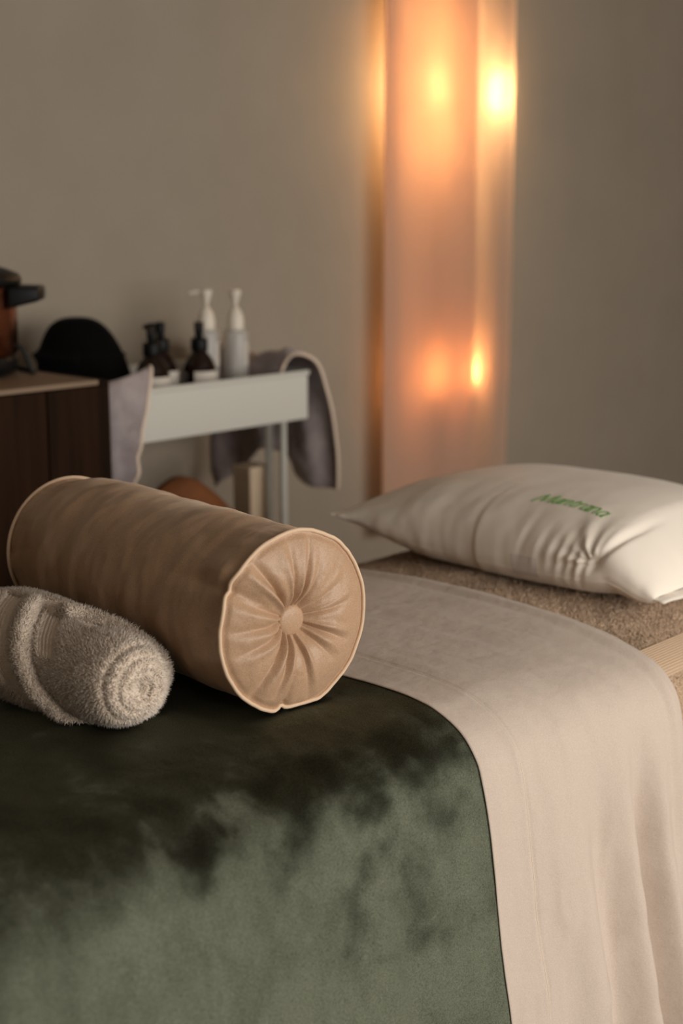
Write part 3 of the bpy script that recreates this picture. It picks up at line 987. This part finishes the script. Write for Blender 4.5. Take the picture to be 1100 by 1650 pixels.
WARM = (1.0, 0.60, 0.27, 1); AMBER = (1.0, 0.44, 0.15, 1)
BX1, BX2, BX3, BX4 = 3.470, 3.346, 3.150, 3.150
bulb((BX1, 2.653, ZB + 0.880), 0.021, WARM, 16, 28, tall=1.5, up=True)
bulb((BX4, 2.654, ZB + 0.880), 0.021, WARM, 7, 100, tall=1.5, up=True)
bulb((BX2, 2.646, ZB + 0.075), 0.013, AMBER, 60, 3.6, up=True, plate=0.020)
bulb((BX3, 2.650, ZB + 0.080), 0.013, AMBER, 30, 5.0, up=True, plate=0.020)
for bx__, bz__ in ((BX1, ZB + .815), (BX4, ZB + .815), (BX2, ZB + .047), (BX3, ZB + .052)):
    o = tube('power_cord', resample([(bx__, 2.652, bz__), (bx__ + .004, 2.672, bz__ + .12), (bx__ + .02, 2.674, (bz__ + 2.37) / 2), (bx__ + .01, 2.672, 2.25), (bx__, 2.63, 2.385)], 40), 0.003, M['cord'], lamp, n=8); local(o, lamp)

# ------------------------------------------------------------------ cabinet
CX0, CX1, CY0, CY1, CZ = 0.62, 1.653, 2.150, 2.655, ZB + 0.240
cab = empty('cabinet', (1.2, 2.4, 0))
tag(cab, 'dark walnut cabinet with a beige top standing at the wall', 'cabinet')


def cpart(name, *a, **k):
    o_ = box(name, *a, **k); o_.parent = cab
    return local(o_, cab)


cpart('side_panel', CX1 - .028, CX1, CY0 + .004, CY1, 0.06, CZ - .003, M['walnut'], bevel=0.002)
cpart('side_panel', CX0, CX0 + .028, CY0 + .004, CY1, 0.06, CZ - .003, M['walnut'], bevel=0.002)
cpart('body', CX0 + .028, CX1 - .028, CY0 + .024, CY1, 0.06, CZ - .011, M['walnut'], bevel=0.001)
cpart('top', CX0 + .028, CX1 - .029, CY0 - .002, CY1, CZ - .010, CZ, M['top_beige'], bevel=0.002)
xs = np.linspace(CX0 + .030, CX1 - .002, 8)
for i_ in range(7):
    d_ = cpart('door', xs[i_] + .0015, xs[i_ + 1] - .0015, CY0, CY0 + .022, 0.075, CZ - .012, M['walnut'], bevel=0.002)
for x_ in (CX0 + .06, CX1 - .06):
    for y_ in (CY0 + .06, CY1 - .06):
        cpart('foot', x_ - .02, x_ + .02, y_ - .02, y_ + .02, 0, 0.06, M['walnut'], bevel=0.003)

# ------------------------------------------------------------------ slow cooker on the cabinet
ck = empty('slow_cooker', (1.474, 2.412, CZ))
tag(ck, 'round copper slow cooker with black lid and handles on the cabinet', 'slow cooker')
lathe('base', [(0, 0.002), (.108, .002), (.122, .006), (.127, .02), (.127, .036), (.122, .040), (0, .040)], M['black_plastic'], ck, n=64)
lathe('body', [(0, .039), (.123, .039), (.128, .045), (.129, .10), (.130, .168), (.126, .172), (0, .172)], M['copper'], ck, n=64)
lid = lathe('lid', [(0, .170), (.132, .170), (.139, .174), (.140, .183), (.134, .192), (.11, .202), (.07, .212), (.03, .217), (0, .218)], M['black_plastic'], ck, n=64)
lathe('lid_knob', [(0, .214), (.012, .214), (.011, .228), (.024, .234), (.027, .242), (.022, .250), (0, .252)], M['black_plastic'], lid, n=32)
for a_ in (-0.76, PI - 0.76):
    ca, sa = math.cos(a_), math.sin(a_)
    def rot(p_): return (p_[0] * ca - p_[1] * sa, p_[0] * sa + p_[1] * ca, p_[2])
    bm = bmesh.new()
    r_ = bmesh.ops.create_cube(bm, size=1)
    for v in bm.verts:
        tx = v.co.x + .5
        wz = 0.042 if tx < .5 else 0.026
        zc_ = 0.150 if tx < .5 else 0.156
        v.co = Vector(rot((0.122 + tx * 0.058, v.co.y * (0.11 if tx < .5 else 0.085), zc_ + v.co.z * wz)))
    bmesh.ops.bevel(bm, geom=bm.edges[:], offset=0.006, segments=3, profile=.5, affect='EDGES')
    bm_obj('handle', bm, M['black_plastic'], ck, smooth=True)
tube('power_cord', resample([(.080, -.075, .050), (.094, -.088, .056), (.102, -.096, .046), (.108, -.102, .022), (.112, -.104, .007), (.125, -.09, .005), (.14, 0.0, .005), (.10, .15, .005)], 50), 0.0045, M['rubber'], ck, n=10)

# ------------------------------------------------------------------ trolley
VX0, VX1, VY0, VY1 = 1.705, 2.290, 2.250, 2.615
ZR = ZB + 0.196
tr = empty('trolley', ((VX0 + VX1) / 2, (VY0 + VY1) / 2, 0))
tag(tr, 'white metal trolley with deep trays beside the walnut cabinet', 'trolley')


def tray(name, z0, z1):
    bm = bmesh.new()
    w_ = 0.004
    def cub(a, b_, c, d, e, f):
        r_ = bmesh.ops.create_cube(bm, size=1)
        for v in r_['verts']:
            v.co = ((a + b_) / 2 + v.co.x * (b_ - a), (c + d) / 2 + v.co.y * (d - c), (e + f) / 2 + v.co.z * (f - e))
    # open box as a single shell: outer and inner rings
    def ring(x0, x1, y0, y1, z, rad, n=6):
        vs = []
        for (cx_, cy_, a0) in ((x1 - rad, y1 - rad, 0), (x0 + rad, y1 - rad, PI / 2), (x0 + rad, y0 + rad, PI), (x1 - rad, y0 + rad, 1.5 * PI)):
            for q in range(n + 1):
                a_ = a0 + q * PI / 2 / n
                vs.append(bm.verts.new((cx_ + rad * math.cos(a_), cy_ + rad * math.sin(a_), z)))
        return vs
    rings = [ring(VX0, VX1, VY0, VY1, z0, .010), ring(VX0, VX1, VY0, VY1, z1 - .012, .010), ring(VX0 - .004, VX1 + .004, VY0 - .004, VY1 + .004, z1 - .010, .013),
             ring(VX0 - .005, VX1 + .005, VY0 - .005, VY1 + .005, z1 - .003, .014), ring(VX0 - .002, VX1 + .002, VY0 - .002, VY1 + .002, z1, .012),
             ring(VX0 + w_, VX1 - w_, VY0 + w_, VY1 - w_, z1 - .001, .008), ring(VX0 + w_, VX1 - w_, VY0 + w_, VY1 - w_, z0 + w_, .008)]
    for a_, b_ in zip(rings[:-1], rings[1:]):
        for q in range(len(a_)):
            q2 = (q + 1) % len(a_)
            bm.faces.new((a_[q], a_[q2], b_[q2], b_[q]))
    bm.faces.new(rings[0][::-1]); bm.faces.new(rings[-1])
    o_ = bm_obj(name, bm, M['white_metal'], tr)
    return local(o_, tr)


TRZ = ZR - 0.110
tray('tray', TRZ, ZR)
tray('tray', 0.315, 0.385)
tray('tray', 0.13, 0.20)
for lx_ in (VX0 + 0.022, VX1 - 0.024):
    for ly_ in (2.312, 2.360):
        o = tube('leg', [(lx_, ly_, 0.075), (lx_, ly_, TRZ + .002)], 0.0085, M['white_metal'], tr, n=16); local(o, tr)
for lx_ in (VX0 + 0.05, VX1 - 0.05):
    for ly_ in (VY0 + .05, VY1 - .05):
        o = tube('caster_fork', [(lx_, ly_, 0.03), (lx_, ly_, 0.142)], 0.007, M['white_metal'], tr, n=12); local(o, tr)
        o = tube('wheel', [(lx_ - .012, ly_, .034), (lx_ - .010, ly_, .034), (lx_ + .010, ly_, .034), (lx_ + .012, ly_, .034)], [.028, .033, .033, .028], M['rubber'], tr, n=24); local(o, tr)

# cloth laid through the top tray and hanging over both ends
cl = empty('satin_cloth', (2.0, 2.43, TRZ + .006))
tag(cl, 'lilac grey satin cloth with cream piped edges hanging over the ends of the trolley', 'cloth')
# rows: centre line (X, z rel. table top) with the front edge (X shift, Y, z lift) and back edge Y
ROW = [  # X, z, yfront, yback, front x shift, front z shift
    (1.688, -0.060, 2.205, 2.56, 0.052, -0.010), (1.684, 0.02, 2.205, 2.58, 0.062, 0.002), (1.684, 0.10, 2.210, 2.59, 0.086, 0.004),
    (1.686, 0.165, 2.218, 2.595, 0.106, 0.003), (1.690, 0.198, 2.228, 2.595, 0.122, 0.018), (1.705, 0.212, 2.238, 2.595, 0.118, 0.026),
    (1.735, 0.206, 2.252, 2.595, 0.094, 0.030), (1.770, 0.170, 2.270, 2.595, 0.075, 0.030), (1.800, 0.115, 2.280, 2.59, 0.055, 0.0),
    (1.840, 0.0945, 2.285, 2.59, 0.03, 0.0), (1.92, 0.0935, 2.285, 2.59, 0, 0), (2.02, 0.0935, 2.285, 2.59, 0, 0), (2.12, 0.0935, 2.285, 2.59, 0, 0), (2.20, 0.0950, 2.285, 2.59, 0, 0),
    (2.225, 0.130, 2.290, 2.595, 0, 0.0), (2.240, 0.185, 2.285, 2.597, 0, 0.0), (2.262, 0.214, 2.262, 2.597, -0.012, 0.0),
    (2.292, 0.220, 2.240, 2.597, -0.016, -0.004), (2.312, 0.205, 2.232, 2.60, -0.010, -0.006), (2.322, 0.165, 2.226, 2.605, -0.006, -0.006), (2.324, 0.10, 2.222, 2.615, 0, 0), (2.324, 0.02, 2.222, 2.625, 0, 0),
    (2.322, -0.04, 2.222, 2.625, 0, 0), (2.320, -0.085, 2.224, 2.62, 0, 0)]
rw = resample(np.array(ROW), 150)
nv_ = 70
vq = np.linspace(0, 1, nv_)
CP = np.zeros((len(rw), nv_, 3))
for i_, (X_, z_, yf, yb, fx, fz) in enumerate(rw):
    e_ = sstep(0.17, 0.0, vq)
    CP[i_, :, 0] = X_ + fx * e_
    CP[i_, :, 1] = yf + (yb - yf) * np.clip((vq - 0.10) / 0.90, 0, 1) * (1 if fx > 0.01 else 0) + (0 if fx > 0.01 else (yb - yf) * vq)
    CP[i_, :, 2] = ZB + z_ + fz * e_
uu = np.linspace(0, 1, len(rw))[:, None]
vv_ = vq[None, :]
hangR = sstep(0.80, 0.95, uu); hangL = sstep(0.22, 0.05, uu)
CP[:, :, 0] += (hangR * (0.016 + 0.016 * np.sin(vv_ * 17 + 1) + 0.006 * np.sin(vv_ * 31 + uu * 20)) - hangL * (0.003 + 0.006 * np.sin(vv_ * 14) ** 2))
overR = gauss(uu, 0.735, 0.055)
CP[:, :, 2] += overR * (0.012 + 0.014 * np.sin(vv_ * 9 + .5) + 0.006 * np.sin(vv_ * 23))
CP[:, :, 2] += sstep(0.88, 1.0, uu) * (0.075 * gauss(vv_, 0.52, 0.20) - 0.045 * gauss(vv_, 1.0, 0.12))
crump = fbm(uu * 26 + 3, vv_ * 7 + 1, 3)
CP[:, :, 0] += (1.8 * hangL + hangR) * 0.010 * crump * sstep(0, .08, vv_)
CP[:, :, 1] -= hangL * 0.020 * np.abs(crump) * sstep(0.25, 0.0, vv_)
CP[:, :, 2] += (1 - np.clip(hangL + hangR, 0, 1)) * 0.006 * np.abs(crump) * sstep(0, .08, vv_) * (overR + gauss(uu, .25, .08))
o = grid('cloth_panel', CP, M['lilac'], cl); local(o, cl)
solidify(o, 0.0012, 0)
o = tube('cream_piping', CP[:, 0, :], 0.0042, M['cream_piping'], cl, n=8); local(o, cl)
o = tube('cream_piping', CP[:, -1, :], 0.0042, M['cream_piping'], cl, n=8); local(o, cl)

# ------------------------------------------------------------------ bottles in the trolley
TZ = TRZ + 0.0095     # tray floor with the cloth on it


def amber(loc, rz, label):
    e_ = empty('amber_bottle', loc); e_.rotation_euler = (0, 0, rz)
    tag(e_, label, 'bottle', 'pump bottles in the trolley tray')
    R_ = 0.0385
    lathe('body', [(0, 0), (R_ - .004, 0), (R_, .005), (R_, .100), (R_ - .001, .110), (R_ - .005, .124), (R_ - .0125, .139), (R_ - .0215, .150), (R_ - .0235, .156), (0, .157)], M['amber'], e_, n=48)
    lathe('collar', [(0, .154), (.0175, .154), (.0185, .157), (.0185, .178), (.0165, .182), (0, .182)], M['black_plastic'], e_, n=32)
    p_ = lathe('pump_head', [(0, .180), (.0075, .180), (.0085, .186), (.0095, .192), (.0105, .212), (.0095, .216), (0, .217)], M['black_plastic'], e_, n=28)
    tube('nozzle', [(0, 0, .208), (.018, 0, .209), (.032, 0, .207), (.036, 0, .202)], [.006, .0055, .0048, .0042], M['black_plastic'], e_, n=12)
    a_ = np.linspace(-2.6, -0.6, 24)
    Z_ = np.linspace(0.025, 0.112, 6)
    A_, ZZ_ = np.meshgrid(a_, Z_, indexing='ij')
    A_ = A_ - rz
    o_ = grid('paper_label', np.stack([(R_ + .0006) * np.cos(A_), (R_ + .0006) * np.sin(A_), ZZ_], -1), M['label'], e_)
    # the paper stops below the shoulder
    o_['label'] = 'pale paper label'
    return e_


amber((1.909, 2.340, TZ), 3.9, 'amber bottle with black pump nearest the left end of the trolley tray')
amber((1.992, 2.410, TZ), 2.32, 'amber bottle with black pump half hidden behind the leftmost amber bottle')
amber((2.052, 2.352, TZ), 3.9, 'amber bottle with black pump standing apart in front of the white pumps')


def clear(loc, rz, label):
    e_ = empty('clear_bottle', loc); e_.rotation_euler = (0, 0, rz)
    tag(e_, label, 'bottle', 'pump bottles in the trolley tray')
    R_ = 0.0285
    lathe('body', [(0, 0), (R_ - .004, 0), (R_, .005), (R_, .178), (R_ - .002, .184), (R_ - .008, .187), (0, .187)], M['frost'], e_, n=48)
    lathe('collar', [(0, .186), (.0185, .186), (.0195, .190), (.0195, .206), (.0175, .219), (.012, .231), (.007, .237), (0, .238)], M['pump_white'], e_, n=36)
    lathe('pump_head', [(0, .234), (.0055, .234), (.0055, .246), (.0080, .252), (.0130, .268), (.0138, .272), (.0120, .276), (0, .277)], M['pump_white'], e_, n=28)
    tube('nozzle', [(0, 0, .270), (.018, 0, .2715), (.034, 0, .270), (.042, 0, .265)], [.005, .0042, .0036, .0032], M['pump_white'], e_, n=12)
    o_ = tube('dip_tube', [(0, 0, .012), (0, 0, .186)], .0042, M['dip'], e_, n=12)
    a_ = np.linspace(-0.55, 0.55, 14) - 1.05
    Z_ = np.linspace(0.105, 0.160, 5)
    A_, ZZ_ = np.meshgrid(a_, Z_, indexing='ij'); A_ = A_ - rz
    grid('paper_label', np.stack([(R_ + .0006) * np.cos(A_), (R_ + .0006) * np.sin(A_), ZZ_], -1), M['label'], e_)
    return e_


clear((2.165, 2.455, TZ), 2.45, 'clear bottle with white pump whose long nozzle points left')
clear((2.210, 2.407, TZ), 0.81, 'clear bottle with white pump and dip tube, rightmost bottle in the trolley')

# ------------------------------------------------------------------ black soft bundle in the left end of the tray
bk = empty('black_pouch', (1.846, 2.472, TZ))
tag(bk, 'black soft domed pouch in the trolley between the cabinet and the amber bottles', 'pouch')
na, nb = 96, 60
A_, Bq = np.meshgrid(np.linspace(0, 2 * PI, na, endpoint=False), np.linspace(0, 1, nb), indexing='xy')
phi = Bq * PI / 2
shoulder = np.cos(phi) ** 0.70
rx, ry = 0.108, 0.076
lump = 1 + 0.05 * fbm(np.cos(A_) * 1.6 + 4, np.sin(A_) * 1.6 + Bq * 2, 3)
# view-right direction lies along (0.685,-0.729): the dome's top leans away from it
xl = rx * shoulder * np.cos(A_) * lump; yl = ry * shoulder * np.sin(A_) * lump
zl = 0.232 * np.sin(phi) ** 0.95
xl = xl - 0.030 * np.sin(phi) * (1 - 0.2 * np.sin(phi))
brim = gauss(zl, 0.150, 0.012) * 0.010 * (np.cos(A_) < 0)
xl = xl + brim * np.cos(A_); yl = yl + brim * np.sin(A_)
ca, sa = 0.685, -0.729
Pk = np.stack([xl * ca - yl * sa, xl * sa + yl * ca, zl], -1)
# keep it inside the tray: squeeze where it passes the walls below the rim
Pk[..., 1] = np.clip(Pk[..., 1], -0.235, 0.098)
low = sstep(0.115, 0.085, zl)
Pk[..., 0] = np.where(Pk[..., 0] < -0.098, -0.098 + (Pk[..., 0] + 0.098) * (1 - low), Pk[..., 0])
grid('soft_shell', Pk, M['black_cloth'], bk, cv=True)
ring_p = Pk[0]
cap = np.stack([ring_p, ring_p * np.array([0.02, 0.02, 1])], 0)
grid('bottom', cap, M['black_cloth'], bk, cv=True, flip=True)
br_i = int(np.argmin(np.abs(zl[:, 0] - 0.150)))
tube('edge_seam', Pk[br_i], 0.004, M['black_cloth'], bk, n=8, closed=True)

# ------------------------------------------------------------------ things on the trolley's middle shelf
br = empty('brown_pouch', (2.030, 2.328, 0.3205))
tag(br, 'rounded brown soft bag on the shelf under the trolley tray', 'bag')
A_, Bq = np.meshgrid(np.linspace(0, 2 * PI, 80, endpoint=False), np.linspace(-1, 1, 50), indexing='xy')
phi = Bq * PI / 2
c_ = np.cos(phi) ** 0.8
lump = 1 + 0.06 * fbm(np.cos(A_) * 1.7 + 40, np.sin(A_) * 1.7 + Bq * 1.5, 3)
xq = 0.185 * c_ * np.cos(A_) * lump; yq = 0.068 * c_ * np.sin(A_) * lump; zq = 0.166 + 0.166 * np.sign(Bq) * np.abs(np.sin(phi)) ** 0.9
zq = zq * (1.0 - 0.42 * sstep(-0.08, 0.17, xq))
grid('soft_body', np.stack([xq, yq, zq], -1), M['brown'], br, cv=True)
mi = 25
sr = np.stack([xq[mi] * 1.002, yq[mi] * 1.002, zq[mi]], -1)
tube('side_seam', sr, 0.003, M['brown'], br, n=8, closed=True)

bx_ = empty('cream_box', (2.248, 2.403, 0.3195))
tag(bx_, 'small cream box on the shelf behind the trolley legs', 'box')
box('carton', -.030, .030, -.030, .030, 0, 0.285, M['cream'], bx_, bevel=0.003)
box('lid', -.032, .032, -.032, .032, 0.280, 0.305, M['cream'], bx_, bevel=0.003)
